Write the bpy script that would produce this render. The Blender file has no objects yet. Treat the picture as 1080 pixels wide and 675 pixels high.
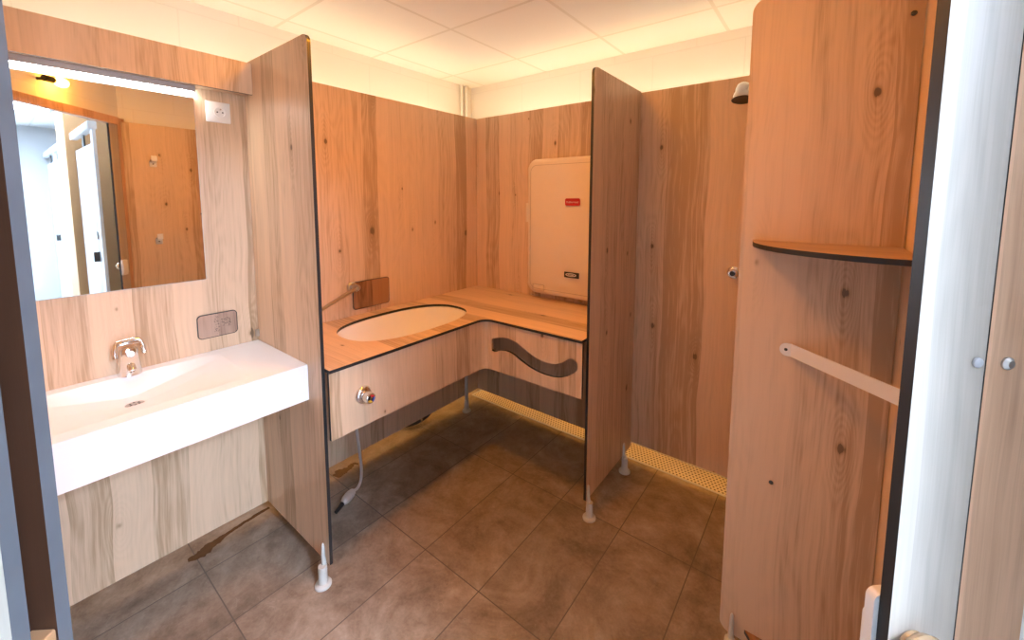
import bpy, bmesh, math, random
from math import sin, cos, pi, radians
from mathutils import Vector, Matrix
from mathutils.geometry import tessellate_polygon
random.seed(4)
C = bpy.context.scene.collection

# ------------------------------------------------------------------ node helpers
class NT:
    def __init__(s, name):
        s.m = bpy.data.materials.new(name); s.m.use_nodes = True
        s.t = s.m.node_tree; s.t.nodes.clear()
        s.out = s.t.nodes.new('ShaderNodeOutputMaterial')
    def n(s, typ, **kw):
        nd = s.t.nodes.new(typ)
        for k, v in kw.items():
            if k.startswith('i_'):
                nd.inputs[k[2:].replace('_', ' ')].default_value = v
            else:
                setattr(nd, k, v)
        return nd
    def l(s, a, b): s.t.links.new(a, b)
    def math(s, op, a, b=None, c=None):
        nd = s.t.nodes.new('ShaderNodeMath'); nd.operation = op
        for i, v in enumerate((a, b, c)):
            if v is None: continue
            if isinstance(v, (int, float)): nd.inputs[i].default_value = v
            else: s.l(v, nd.inputs[i])
        return nd.outputs[0]
    def mix(s, fac, a, b, blend='MIX'):
        nd = s.t.nodes.new('ShaderNodeMix'); nd.data_type = 'RGBA'; nd.blend_type = blend
        for sock, v in ((nd.inputs[0], fac), (nd.inputs[6], a), (nd.inputs[7], b)):
            if isinstance(v, (int, float)): sock.default_value = v
            elif isinstance(v, tuple): sock.default_value = v if len(v) == 4 else (*v, 1)
            else: s.l(v, sock)
        return nd.outputs[2]
    def comb(s, x, y, z):
        nd = s.t.nodes.new('ShaderNodeCombineXYZ')
        for i, v in enumerate((x, y, z)):
            if isinstance(v, (int, float)): nd.inputs[i].default_value = v
            else: s.l(v, nd.inputs[i])
        return nd.outputs[0]
    def noise(s, vec, scale=1.0, detail=2.0, rough=.5, dist=0.0):
        nd = s.t.nodes.new('ShaderNodeTexNoise')
        nd.inputs['Scale'].default_value = scale; nd.inputs['Detail'].default_value = detail
        nd.inputs['Roughness'].default_value = rough; nd.inputs['Distortion'].default_value = dist
        s.l(vec, nd.inputs['Vector']); return nd.outputs['Fac']
    def ramp(s, fac, pts):
        nd = s.t.nodes.new('ShaderNodeValToRGB'); e = nd.color_ramp.elements
        while len(e) < len(pts): e.new(.5)
        for el, (p, c) in zip(e, pts):
            el.position = p; el.color = (*c, 1) if isinstance(c, tuple) else (c, c, c, 1)
        s.l(fac, nd.inputs[0]); return nd.outputs[0]
    def bsdf(s, col, rough=.5, metal=0., bump=None, bstr=.1, bdist=.001, spec=.5, coat=0., emis=None, estr=0.):
        b = s.t.nodes.new('ShaderNodeBsdfPrincipled')
        def st(nm, v):
            if isinstance(v, tuple): b.inputs[nm].default_value = (*v, 1) if len(v) == 3 else v
            elif isinstance(v, (int, float)): b.inputs[nm].default_value = v
            else: s.l(v, b.inputs[nm])
        st('Base Color', col); st('Roughness', rough); st('Metallic', metal)
        st('Specular IOR Level', spec); st('Coat Weight', coat)
        if emis: st('Emission Color', emis); st('Emission Strength', estr)
        if bump is not None:
            bn = s.t.nodes.new('ShaderNodeBump'); bn.inputs['Strength'].default_value = bstr
            bn.inputs['Distance'].default_value = bdist
            s.l(bump, bn.inputs['Height']); s.l(bn.outputs[0], b.inputs['Normal'])
        s.l(b.outputs[0], s.out.inputs[0]); return s.m

def plain(name, col, rough=.5, metal=0., noise_amt=.06, scale=30, **kw):
    t = NT(name); co = t.n('ShaderNodeTexCoord').outputs['Object']
    f = t.noise(co, scale, 3)
    d = tuple(c * (1 - noise_amt) for c in col); b = tuple(min(1, c * (1 + noise_amt)) for c in col)
    return t.bsdf(t.mix(f, d, b), rough, metal, **kw)

def wood(name, light=(.635, .46, .308), dark=(.37, .24, .130), seed=0., horiz=False, rough=.42, knots=1.0, contrast=1.0):
    """laminate printed with knotty oak boards; grain upright, or along x when horiz"""
    t = NT(name); sep = t.n('ShaderNodeSeparateXYZ')
    geo = t.n('ShaderNodeNewGeometry'); t.l(geo.outputs['Position'], sep.inputs[0])
    x, y, z = sep.outputs
    if horiz: u0, v = y, x
    else: u0, v = t.math('ADD', x, y), z
    u = t.math('ADD', u0, seed)
    # gentle waviness of the grain
    wv = t.noise(t.comb(t.math('MULTIPLY', u, 1.3), t.math('MULTIPLY', v, 1.6), seed), 1.0, 2)
    uw = t.math('ADD', u, t.math('MULTIPLY', t.math('SUBTRACT', wv, .5), .05))
    # knots
    vk = t.n('ShaderNodeTexVoronoi'); vk.voronoi_dimensions = '2D'; vk.inputs['Scale'].default_value = 1.0
    t.l(t.comb(t.math('MULTIPLY', u, 4.2), t.math('MULTIPLY', v, 2.0), 0.0), vk.inputs['Vector'])
    vsep = t.n('ShaderNodeSeparateXYZ'); t.l(vk.outputs['Position'], vsep.inputs[0])
    du = t.math('SUBTRACT', t.math('MULTIPLY', u, 4.2), vsep.outputs[0])
    dv = t.math('SUBTRACT', t.math('MULTIPLY', v, 2.0), vsep.outputs[1])
    du = t.math('DIVIDE', du, 4.2); dv = t.math('DIVIDE', dv, 2.0)
    csep = t.n('ShaderNodeSeparateColor'); t.l(vk.outputs['Color'], csep.inputs[0])
    on = t.math('GREATER_THAN', csep.outputs[0], .42)
    r2 = t.math('ADD', t.math('MULTIPLY', du, du), t.math('MULTIPLY', t.math('MULTIPLY', dv, dv), .40))
    size = t.math('ADD', .000012, t.math('MULTIPLY', csep.outputs[1], .00008))
    kn = t.math('MULTIPLY', t.math('EXPONENT', t.math('MULTIPLY', t.math('DIVIDE', r2, size), -1.0)), on)
    r2b = t.math('ADD', t.math('MULTIPLY', du, du), t.math('MULTIPLY', t.math('MULTIPLY', dv, dv), .08))
    halo = t.math('MULTIPLY', t.math('EXPONENT', t.math('MULTIPLY', t.math('DIVIDE', r2b, t.math('MULTIPLY', size, 14.)), -1.0)), on)
    # boards
    vb = t.n('ShaderNodeTexVoronoi'); vb.voronoi_dimensions = '1D'; vb.inputs['Scale'].default_value = 1.0
    t.l(t.math('MULTIPLY', uw, 8.5), vb.inputs['W'])
    bsep = t.n('ShaderNodeSeparateColor'); t.l(vb.outputs['Color'], bsep.inputs[0])
    tone = bsep.outputs[0]; off = t.math('MULTIPLY', bsep.outputs[1], 9.0)
    # cathedral contours
    fld = t.noise(t.comb(t.math('MULTIPLY', uw, 7.0), t.math('MULTIPLY', v, .9), off), 1.0, 1.5)
    fld = t.math('ADD', fld, t.math('MULTIPLY', halo, .30))
    rings = t.math('MULTIPLY', t.math('ADD', t.math('SINE', t.math('MULTIPLY', fld, 120.)), 1.), .5)
    # long streaks and pores
    st1 = t.noise(t.comb(t.math('MULTIPLY', uw, 26.), t.math('MULTIPLY', v, .9), off), 1.0, 3, .6)
    st2 = t.noise(t.comb(t.math('MULTIPLY', uw, 110.), t.math('MULTIPLY', v, 2.4), off), 1.0, 3, .6)
    pore = t.noise(t.comb(t.math('MULTIPLY', uw, 420.), t.math('MULTIPLY', v, 14.), off), 1.0, 2)
    cloud = t.noise(t.comb(t.math('MULTIPLY', u, 5.), t.math('MULTIPLY', v, 1.7), seed + 3), 1.0, 3)
    s = t.math('MULTIPLY', t.math('SUBTRACT', st1, .5), .9 * contrast)
    s = t.math('ADD', s, t.math('MULTIPLY', t.math('SUBTRACT', st2, .5), .95 * contrast))
    s = t.math('ADD', s, t.math('MULTIPLY', t.math('SUBTRACT', rings, .5), .13 * contrast))
    s = t.math('ADD', s, t.math('MULTIPLY', t.math('SUBTRACT', pore, .5), .35 * contrast))
    s = t.math('ADD', s, t.math('MULTIPLY', t.math('SUBTRACT', tone, .5), .72 * contrast))
    s = t.math('ADD', s, t.math('MULTIPLY', t.math('SUBTRACT', cloud, .5), .45 * contrast))
    s = t.math('ADD', s, .42)
    s = t.math('ADD', t.math('MINIMUM', s, .80), t.math('MULTIPLY', halo, .13 * knots))
    s = t.math('ADD', s, t.math('MULTIPLY', kn, .75 * knots))
    mid = tuple((a * .62 + b * .38) for a, b in zip(light, dark))
    col = t.ramp(s, [(0.0, tuple(c * 1.12 for c in light)), (.4, light), (.62, mid), (.9, dark), (1.0, tuple(c * .42 for c in dark))])
    return t.bsdf(col, rough, bump=t.math('ADD', st2, pore), bstr=.12, bdist=.0006)

M = {}
M['wood'] = wood('oak_laminate')
M['wood_counter'] = wood('oak_laminate_counter', seed=2.7, horiz=True)
M['wood_b'] = wood('oak_laminate_second_sheet', seed=5.3)
M['wood_c'] = wood('oak_laminate_third_sheet', seed=11.9)
M['wood_d'] = wood('oak_laminate_fourth_sheet', seed=17.15)
M['wood_screen'] = wood('oak_laminate_screen', seed=23.6)
M['wood_white'] = wood('pale_whitewashed_laminate', light=(.46, .405, .335), dark=(.34, .295, .245), seed=31., knots=.5, contrast=.7)
M['wood_door'] = wood('taupe_oak_laminate', light=(.60, .36, .22), dark=(.40, .225, .13), seed=37., knots=.5)
M['plaque'] = wood('walnut_laminate', light=(.30, .15, .07), dark=(.10, .042, .02), seed=3., knots=.6, rough=.25)
M['plaque_pale'] = wood('worn_walnut_laminate', light=(.42, .29, .215), dark=(.22, .14, .10), seed=8., knots=.3, rough=.35)
M['core'] = plain('black_laminate_core', (.018, .020, .022), .38)
M['core_grey'] = plain('grey_laminate_core', (.10, .115, .13), .45, noise_amt=.22, scale=18)
M['post_shade'] = wood('shaded_post_laminate', light=(.055, .022, .010), dark=(.012, .006, .004), seed=6., rough=.5)  # shade on the left post's face is put into this colour
M['ceramic'] = plain('white_ceramic', (.86, .85, .83), .16, noise_amt=.01)
M['resin'] = plain('white_solid_surface', (.84, .84, .84), .28, noise_amt=.01)
M['paint'] = plain('white_wall_paint', (.80, .77, .71), .7, noise_amt=.02, scale=4)
M['chrome'] = plain('chrome', (.78, .78, .77), .12, 1.0, noise_amt=.02)
M['polished'] = plain('pale_chrome', (.86, .87, .88), .28, .75, noise_amt=.02)
M['brass'] = plain('warm_polished_knob', (.80, .56, .34), .25, .7, noise_amt=.02)
M['steel'] = plain('brushed_steel', (.55, .53, .50), .32, 1.0, noise_amt=.05)
M['bar'] = plain('light_grey_lacquered_metal', (.72, .72, .74), .4, .1, noise_amt=.03)
M['alu'] = plain('grey_lacquered_metal', (.50, .49, .50), .45, .25, noise_amt=.03)
M['dark_metal'] = plain('dark_metal', (.05, .048, .045), .35, .6)
M['plastic'] = plain('white_plastic', (.82, .82, .80), .35, noise_amt=.01)
M['foot'] = plain('grey_foot_plastic', (.55, .57, .54), .45, noise_amt=.03)
M['black'] = plain('black_plastic', (.015, .015, .015), .4)
M['rubber'] = plain('black_rubber', (.02, .02, .02), .55)
M['station'] = plain('beige_station_plastic', (.70, .60, .47), .5, noise_amt=.02)
M['station_d'] = plain('beige_station_recess', (.42, .34, .25), .6)
M['red'] = plain('red_badge', (.42, .012, .02), .3)
M['yellow'] = plain('yellow_mark', (.75, .45, .05), .4)
M['blue'] = plain('blue_mark', (.05, .12, .55), .4)
M['badge'] = plain('black_badge', (.03, .03, .035), .3)
M['badge_txt'] = plain('badge_lettering', (.7, .68, .65), .4)
M['mirror'] = plain('mirror_silver', (.93, .94, .93), .015, 1.0, noise_amt=.0)
M['ply'] = plain('tan_stop_block', (.42, .24, .12), .5)
M['white_door'] = plain('white_cubicle_laminate', (.84, .85, .86), .4, noise_amt=.01)
M['cor_wall'] = plain('corridor_wall_paint', (.52, .53, .53), .7, noise_amt=.02, scale=3)
M['pier_warm'] = plain('warm_lit_pier_paint', (.50, .27, .11), .7, noise_amt=.03, scale=4)  # warm light falling on the cream pier, put into its colour
M['blue_door'] = plain('slate_blue_door_paint', (.10, .19, .27), .4)
M['frosted'] = plain('pale_blue_frosted_glass', (.45, .62, .75), .3)
M['cor_floor'] = plain('corridor_floor_tile', (.42, .40, .38), .5)
M['pale_label'] = plain('etched_mark', (.09, .065, .05), .5)

def emit(name, col, strength):
    t = NT(name); e = t.n('ShaderNodeEmission'); e.inputs[0].default_value = (*col, 1)
    e.inputs[1].default_value = strength; t.l(e.outputs[0], t.out.inputs[0]); return t.m
M['led'] = emit('led_tube_light', (.95, 1.0, 1.0), 60.0)
M['bulb'] = emit('warm_bulb_light', (1.0, .42, .05), 90.0)
M['dome'] = emit('unseen_dome_light', (1.0, .34, .008), 124.0)
M['duct'] = emit('added_warm_tube', (1.0, .86, .62), 16.5)
M['amber'] = emit('added_amber_tube', (1.0, .50, .07), 26.0)
M['cor_fill'] = emit('corridor_fill_light', (.58, .73, 1.0), 172.0)

def glass_mat():
    t = NT('clear_pane_glass'); a = t.n('ShaderNodeBsdfTransparent'); g = t.n('ShaderNodeBsdfGlossy')
    a.inputs[0].default_value = (.93, .96, .97, 1); g.inputs['Roughness'].default_value = .02
    m = t.n('ShaderNodeMixShader'); m.inputs[0].default_value = .07
    t.l(a.outputs[0], m.inputs[1]); t.l(g.outputs[0], m.inputs[2]); t.l(m.outputs[0], t.out.inputs[0]); return t.m
M['glass'] = glass_mat()
# floor tiles
def floor_mat():
    t = NT('brown_stone_tiles'); co = t.n('ShaderNodeNewGeometry').outputs['Position']
    sep = t.n('ShaderNodeSeparateXYZ'); t.l(co, sep.inputs[0])
    vec = t.comb(t.math('SUBTRACT', sep.outputs[0], .423 - 20 * .313), t.math('SUBTRACT', sep.outputs[1], -1.147 - 20 * .626), 0.0)
    b = t.n('ShaderNodeTexBrick'); b.offset = 0.0; b.squash = 1.0
    for k, v in (('Scale', 1.0), ('Mortar Size', .0022), ('Mortar Smooth', .2), ('Brick Width', .313), ('Row Height', .626), ('Bias', 0.0)):
        b.inputs[k].default_value = v
    b.inputs['Color1'].default_value = (.8, .8, .8, 1); b.inputs['Color2'].default_value = (1.1, 1.1, 1.1, 1)
    b.inputs['Mortar'].default_value = (0, 0, 0, 1); t.l(vec, b.inputs['Vector'])
    n1 = t.noise(co, 3.6, 8, .68, 1.1); n2 = t.noise(co, 13, 8, .7, .3); n3 = t.noise(co, 90, 4, .6)
    f = t.math('ADD', t.math('MULTIPLY', n1, .55), t.math('ADD', t.math('MULTIPLY', n2, .35), t.math('MULTIPLY', n3, .12)))
    col = t.ramp(f, [(.33, (.10, .072, .048)), (.46, (.235, .18, .13)), (.56, (.335, .27, .205)), (.70, (.48, .41, .33))])
    # thin pale scratches
    vs = t.n('ShaderNodeTexVoronoi'); vs.feature = 'DISTANCE_TO_EDGE'; vs.inputs['Scale'].default_value = 6
    dist = t.n('ShaderNodeVectorMath'); dist.operation = 'ADD'
    nn = t.n('ShaderNodeTexNoise'); nn.inputs['Scale'].default_value = 5; t.l(co, nn.inputs['Vector'])
    t.l(co, dist.inputs[0]); t.l(nn.outputs['Color'], dist.inputs[1]); t.l(dist.outputs[0], vs.inputs['Vector'])
    crack = t.math('MULTIPLY', t.math('LESS_THAN', vs.outputs['Distance'], .012), t.math('GREATER_THAN', n2, .55))
    col = t.mix(t.math('MULTIPLY', crack, .40), col, (.40, .34, .28))
    col = t.mix(1.0, col, b.outputs['Color'], 'MULTIPLY')
    col = t.mix(b.outputs['Fac'], col, (.12, .098, .08))
    h = t.math('SUBTRACT', t.math('ADD', t.math('MULTIPLY', n2, .6), t.math('MULTIPLY', n3, .5)), t.math('MULTIPLY', b.outputs['Fac'], 1.6))
    return t.bsdf(col, t.math('ADD', .34, t.math('MULTIPLY', n2, .3)), bump=h, bstr=.45, bdist=.0025)
M['floor'] = floor_mat()

def ceil_mat():
    t = NT('ceiling_tiles'); co = t.n('ShaderNodeNewGeometry').outputs['Position']
    sep = t.n('ShaderNodeSeparateXYZ'); t.l(co, sep.inputs[0])
    vec = t.comb(t.math('SUBTRACT', sep.outputs[0], -.256 - 12), t.math('SUBTRACT', sep.outputs[1], -.577 - 12), 0.0)
    b = t.n('ShaderNodeTexBrick'); b.offset = 0.0; b.squash = 1.0
    for k, v in (('Scale', 1.0), ('Mortar Size', .009), ('Mortar Smooth', .05), ('Brick Width', .6), ('Row Height', .6), ('Bias', 0.0)):
        b.inputs[k].default_value = v
    b.inputs['Color1'].default_value = (.80, .79, .77, 1); b.inputs['Color2'].default_value = (.84, .83, .81, 1)
    b.inputs['Mortar'].default_value = (.71, .69, .65, 1); t.l(vec, b.inputs['Vector'])
    n = t.noise(co, 130, 3)
    h = t.math('SUBTRACT', t.math('MULTIPLY', n, .25), t.math('MULTIPLY', b.outputs['Fac'], 1.0))
    return t.bsdf(b.outputs['Color'], .8, bump=h, bstr=.5, bdist=.004)
M['ceil'] = ceil_mat()

def block_mat():
    t = NT('painted_blockwork'); co = t.n('ShaderNodeNewGeometry').outputs['Position']
    sep = t.n('ShaderNodeSeparateXYZ'); t.l(co, sep.inputs[0])
    vec = t.comb(t.math('ADD', t.math('ADD', sep.outputs[0], sep.outputs[1]), 20), sep.outputs[2], 0.0)
    b = t.n('ShaderNodeTexBrick'); b.offset = 0.5
    for k, v in (('Scale', 1.0), ('Mortar Size', .004), ('Mortar Smooth', .5), ('Brick Width', .5), ('Row Height', .2), ('Bias', 0.0)):
        b.inputs[k].default_value = v
    t.l(vec, b.inputs['Vector'])
    n = t.noise(co, 60, 4)
    col = t.mix(b.outputs['Fac'], (.82, .79, .73), (.78, .75, .69))
    return t.bsdf(col, .7, bump=t.math('SUBTRACT', t.math('MULTIPLY', n, .3), b.outputs['Fac']), bstr=.25, bdist=.003)
M['block'] = block_mat()

def grate_mat():
    t = NT('perforated_cream_grate'); co = t.n('ShaderNodeNewGeometry').outputs['Position']
    sep = t.n('ShaderNodeSeparateXYZ'); t.l(co, sep.inputs[0])
    gx = t.math('MULTIPLY', sep.outputs[0], 52.); gy = t.math('MULTIPLY', sep.outputs[1], 52.)
    row = t.math('FLOOR', gy); sh = t.math('MULTIPLY', t.math('MODULO', t.math('ADD', row, 100), 2.), .5)
    fx = t.math('SUBTRACT', t.math('FRACT', t.math('ADD', gx, sh)), .5); fy = t.math('SUBTRACT', t.math('FRACT', gy), .5)
    d = t.math('SQRT', t.math('ADD', t.math('MULTIPLY', fx, fx), t.math('MULTIPLY', fy, fy)))
    hole = t.math('LESS_THAN', d, .27)
    col = t.mix(hole, (.62, .52, .36), (.10, .06, .03))
    return t.bsdf(col, .45, bump=t.math('SUBTRACT', 0., hole), bstr=.5, bdist=.002)
M['grate'] = grate_mat()

def water_mat():
    t = NT('wet_stain'); co = t.n('ShaderNodeNewGeometry').outputs['Position']
    return t.bsdf(t.mix(t.noise(co, 30, 3), (.085, .045, .022), (.14, .08, .042)), .12)
M['wet'] = water_mat()

# ------------------------------------------------------------------ mesh helpers
def link(name, mesh, parent=None, mats=()):
    o = bpy.data.objects.new(name, mesh); C.objects.link(o)
    for m in mats: mesh.materials.append(M[m] if isinstance(m, str) else m)
    if parent: o.parent = parent
    return o
def tag(o, label=None, cat=None, group=None, kind=None):
    if label: o['label'] = label
    if cat: o['category'] = cat
    if group: o['group'] = group
    if kind: o['kind'] = kind
    return o
def empty(name, loc, label, cat, group=None, rz=0):
    o = bpy.data.objects.new(name, None); C.objects.link(o); o.location = loc; o.rotation_euler = (0, 0, rz)
    o.empty_display_size = .05
    return tag(o, label, cat, group)
def world_child(o, parent):
    """parent keeping the world-space coordinates the mesh was built in"""
    bpy.context.view_layer.update()
    o.parent = parent
    lm = Matrix.LocRotScale(parent.location, parent.rotation_euler, parent.scale)
    p = parent
    while p.parent:
        p = p.parent
    if parent.parent is not None:
        lm = Matrix.Identity(4)
    o.matrix_parent_inverse = lm.inverted()
    return o
def finish(bm, smooth=False, angle=40):
    bmesh.ops.recalc_face_normals(bm, faces=bm.faces)
    me = bpy.data.meshes.new('m'); bm.to_mesh(me); bm.free()
    if smooth:
        for p in me.polygons: p.use_smooth = True
        try: me.set_sharp_from_angle(angle=radians(angle))
        except Exception: pass
    return me
def box_bm(bm, a, b, bevel=0.0, seg=2):
    r = bmesh.ops.create_cube(bm, size=1.0); vs = r['verts']
    for v in vs:
        v.co = Vector([(a[i] + b[i]) / 2 + v.co[i] * (b[i] - a[i]) for i in range(3)])
    if bevel:
        es = list({e for v in vs for e in v.link_edges})
        bmesh.ops.bevel(bm, geom=es, offset=bevel, segments=seg, affect='EDGES', profile=.5)
def boxo(name, a, b, mat, parent=None, bevel=0.0, smooth=None):
    bm = bmesh.new(); box_bm(bm, a, b, bevel)
    me = finish(bm, bool(bevel) if smooth is None else smooth)
    o = link(name, me, None, (mat,))
    return world_child(o, parent) if parent else o
def rrect(u0, v0, u1, v1, r=0.0, n=6, corners=(1, 1, 1, 1)):
    """corners: (u0v0, u1v0, u1v1, u0v1)"""
    pts = []
    for (cx, cy, a0, k, px, py) in ((u0 + r, v0 + r, pi, 0, u0, v0), (u1 - r, v0 + r, 1.5 * pi, 1, u1, v0), (u1 - r, v1 - r, 0, 2, u1, v1), (u0 + r, v1 - r, .5 * pi, 3, u0, v1)):
        if r > 0 and corners[k]:
            for i in range(n + 1):
                a = a0 + .5 * pi * i / n; pts.append((cx + r * cos(a), cy + r * sin(a)))
        else: pts.append((px, py))
    return pts
def slab(name, loops, t, frame, mats, parent=None, back=None):
    """extruded sheet with holes. frame = (origin, U, V, W); thickness runs along W.
    material 0 the faces, 1 the cut edges"""
    O, U, V, W = [Vector(q) for q in frame]
    bm = bmesh.new(); fl = []; f_vs = []; b_vs = []
    for lp in loops:
        for (a, b) in lp:
            fl.append((a, b))
            f_vs.append(bm.verts.new(O + U * a + V * b)); b_vs.append(bm.verts.new(O + U * a + V * b + W * t))
    tris = tessellate_polygon([[Vector((a, b, 0)) for a, b in lp] for lp in loops])
    nrm = U.cross(V)
    for tr in tris:
        for vs, s in ((f_vs, 1), (b_vs, -1)):
            try:
                f = bm.faces.new([vs[i] for i in tr])
                f.normal_update()
                want = -W if s == 1 else W
                if f.normal.dot(want) < 0: f.normal_flip()
                f.material_index = 0 if s == 1 or back is None else back
            except ValueError: pass
    k = 0
    for li, lp in enumerate(loops):
        n = len(lp); area = sum(lp[i][0] * lp[(i + 1) % n][1] - lp[(i + 1) % n][0] * lp[i][1] for i in range(n))
        for i in range(n):
            j = (i + 1) % n
            f = bm.faces.new([f_vs[k + i], f_vs[k + j], b_vs[k + j], b_vs[k + i]]); f.material_index = 1
            d = U * (lp[j][0] - lp[i][0]) + V * (lp[j][1] - lp[i][1])
            outw = d.cross(nrm) * (1 if area > 0 else -1) * (1 if li == 0 else -1)
            f.normal_update()
            if f.normal.dot(outw) < 0: f.normal_flip()
        k += n
    me = bpy.data.meshes.new('m'); bm.to_mesh(me); bm.free()
    o = link(name, me, None, mats)
    return world_child(o, parent) if parent else o
def superell(cx, cy, rx, ry, q, n=64, rot=0.0):
    o = []
    for k in range(n):
        a = 2 * pi * k / n; ca, sa = cos(a), sin(a)
        px = rx * math.copysign(abs(ca) ** (2 / q), ca); py = ry * math.copysign(abs(sa) ** (2 / q), sa)
        o.append((cx + px * cos(rot) - py * sin(rot), cy + px * sin(rot) + py * cos(rot)))
    return o
def tube_bm(bm, pts, r, n=12, caps=True):
    pts = [Vector(p) for p in pts]; rings = []
    rs = r if isinstance(r, (list, tuple)) else [r] * len(pts)
    up = None
    for i, p in enumerate(pts):
        d = (pts[min(i + 1, len(pts) - 1)] - pts[max(i - 1, 0)]).normalized()
        if up is None:
            up = Vector((0, 0, 1)) if abs(d.z) < .9 else Vector((1, 0, 0))
        a = d.cross(up).normalized(); up = a.cross(d).normalized()
        rings.append([bm.verts.new(p + (a * cos(2 * pi * k / n) + up * sin(2 * pi * k / n)) * rs[i]) for k in range(n)])
    for i in range(len(rings) - 1):
        for k in range(n):
            bm.faces.new([rings[i][k], rings[i][(k + 1) % n], rings[i + 1][(k + 1) % n], rings[i + 1][k]])
    if caps: bm.faces.new(rings[0][::-1]); bm.faces.new(rings[-1])
def tube(name, pts, r, mat, parent=None, n=12):
    bm = bmesh.new(); tube_bm(bm, pts, r, n); o = link(name, finish(bm, True, 50), None, (mat,))
    return world_child(o, parent) if parent else o
def spline(pts, n=8):
    P = [Vector(p) for p in pts]; P = [P[0] * 2 - P[1]] + P + [P[-1] * 2 - P[-2]]; out = []
    for i in range(1, len(P) - 2):
        for k in range(n):
            t = k / n; a, b, c, d = P[i - 1:i + 3]
            out.append(.5 * ((2 * b) + (-a + c) * t + (2 * a - 5 * b + 4 * c - d) * t * t + (-a + 3 * b - 3 * c + d) * t ** 3))
    out.append(P[-2]); return out
def lathe(name, prof, mat, frame=((0, 0, 0), (0, 0, 1)), parent=None, n=28, angle=35):
    """profile of (radius, height) turned about the axis"""
    O = Vector(frame[0]); A = Vector(frame[1]).normalized()
    X = A.cross(Vector((0, 1, 0)) if abs(A.y) < .9 else Vector((1, 0, 0))).normalized(); Y = A.cross(X)
    bm = bmesh.new(); rings = []
    for (r, h) in prof:
        if r < 1e-6: rings.append([bm.verts.new(O + A * h)])
        else: rings.append([bm.verts.new(O + A * h + (X * cos(2 * pi * k / n) + Y * sin(2 * pi * k / n)) * r) for k in range(n)])
    for a, b in zip(rings, rings[1:]):
        for k in range(n):
            k2 = (k + 1) % n
            if len(a) == 1: bm.faces.new([a[0], b[k], b[k2]])
            elif len(b) == 1: bm.faces.new([a[k], a[k2], b[0]])
            else: bm.faces.new([a[k], a[k2], b[k2], b[k]])
    if len(rings[0]) > 1: bm.faces.new(rings[0][::-1])
    if len(rings[-1]) > 1: bm.faces.new(rings[-1])
    o = link(name, finish(bm, True, angle), None, (mat,))
    return world_child(o, parent) if parent else o
def text(name, body, size, frame, mat, parent=None, depth=.0005):
    cu = bpy.data.curves.new('t', 'FONT'); cu.body = body; cu.size = size; cu.extrude = depth
    cu.align_x = 'CENTER'; cu.align_y = 'CENTER'
    tmp = bpy.data.objects.new('tmp', cu); C.objects.link(tmp); bpy.context.view_layer.update()
    me = bpy.data.meshes.new_from_object(tmp); C.objects.unlink(tmp); bpy.data.objects.remove(tmp)
    O, U, V = [Vector(q) for q in frame]; W = U.cross(V)
    me.transform(Matrix(((U.x, V.x, W.x, O.x), (U.y, V.y, W.y, O.y), (U.z, V.z, W.z, O.z), (0, 0, 0, 1))))
    me.materials.clear()
    o = link(name, me, None, (mat,)); return world_child(o, parent) if parent else o
def struct(o): o['kind'] = 'structure'; return o

X, Y, Z = (1, 0, 0), (0, 1, 0), (0, 0, 1)
TH = .013; PH = .085; PT = 2.097          # sheet thickness, foot gap, panelling top

# ------------------------------------------------------------------ doorway geometry (the entrance wall cuts the corner at 48 degrees)
J = Vector((2.133, -1.62, 0)); D = Vector((.7490, .6626, 0)).normalized(); N = Vector((-D.y, D.x, 0))
def P(s, o, z=0.0): return J + D * s + N * o + Vector((0, 0, z))
def dbox(name, s0, s1, o0, o1, z0, z1, mats, parent=None, loops=None):
    """upright sheet in the plane of the doorway"""
    return slab(name, [[(s0, z0), (s1, z0), (s1, z1), (s0, z1)]], o1 - o0, (P(0, o0), D, Z, N), mats, parent)

H = 2.45
# ------------------------------------------------------------------ room shell
# outline of real walls (painted, behind the panelling) :
ex, ey = -.40, .37
struct(boxo('floor', (ex - .1, -2.6, -.1), (2.75, ey + .1, 0), 'floor'))
struct(boxo('ceiling', (-1.2, -4.9, H), (6.4, ey + .1, H + .08), 'ceil'))
struct(boxo('wall_left', (ex - .1, -2.55, 0), (ex, ey, H), 'block'))
struct(boxo('wall_back', (ex - .1, ey, 0), (2.6, ey + .1, H), 'block'))
struct(boxo('wall_right', (2.2135, -1.518, 0), (2.34, ey, H), 'block'))
struct(boxo('wall_right_top', (2.2135, -1.555, 2.1215), (2.30, -1.5185, H), 'block'))
struct(boxo('wall_near', (ex, -2.52, 0), (1.20, -2.42, H), 'block'))
# wooden panelling sheets standing in front of the painted walls
def panelling(name, loops, frame, mats, label):
    o = slab(name, loops, TH, frame, mats); return struct(o)
panelling('wall_left_panelling', [[(-2.41, PH), (-1.48, PH), (-1.48, PT - .01), (-2.41, PT - .01)]], ((0, 0, 0), Y, Z, (-1, 0, 0)), ('wood', 'core'), '')
panelling('wall_left_panelling', [[(-1.4795, PH), (0, PH), (0, PT), (-1.4795, PT)]], ((0, 0, 0), Y, Z, (-1, 0, 0)), ('wood_b', 'core'), '')
panelling('wall_back_panelling', [[(0.0, PH), (1.196, PH), (1.196, PT), (0.0, PT)]], ((0, 0, 0), X, Z, Y), ('wood_c', 'core'), '')
panelling('wall_back_panelling', [[(1.1965, .115), (2.2, .115), (2.2, PT), (1.1965, PT)]], ((0, 0, 0), X, Z, Y), ('wood_d', 'core'), '')
panelling('wall_right_panelling', [[(-1.541, PH), (0, PH), (0, PT), (-1.541, PT)]], ((2.2, 0, 0), Y, Z, (1, 0, 0)), ('wood_b', 'core'), '')
panelling('wall_near_panelling', [[(0, PH), (1.20, PH), (1.20, PT), (0, PT)]], ((0, -2.41, 0), X, Z, (0, -1, 0)), ('wood_c', 'core'), '')
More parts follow.
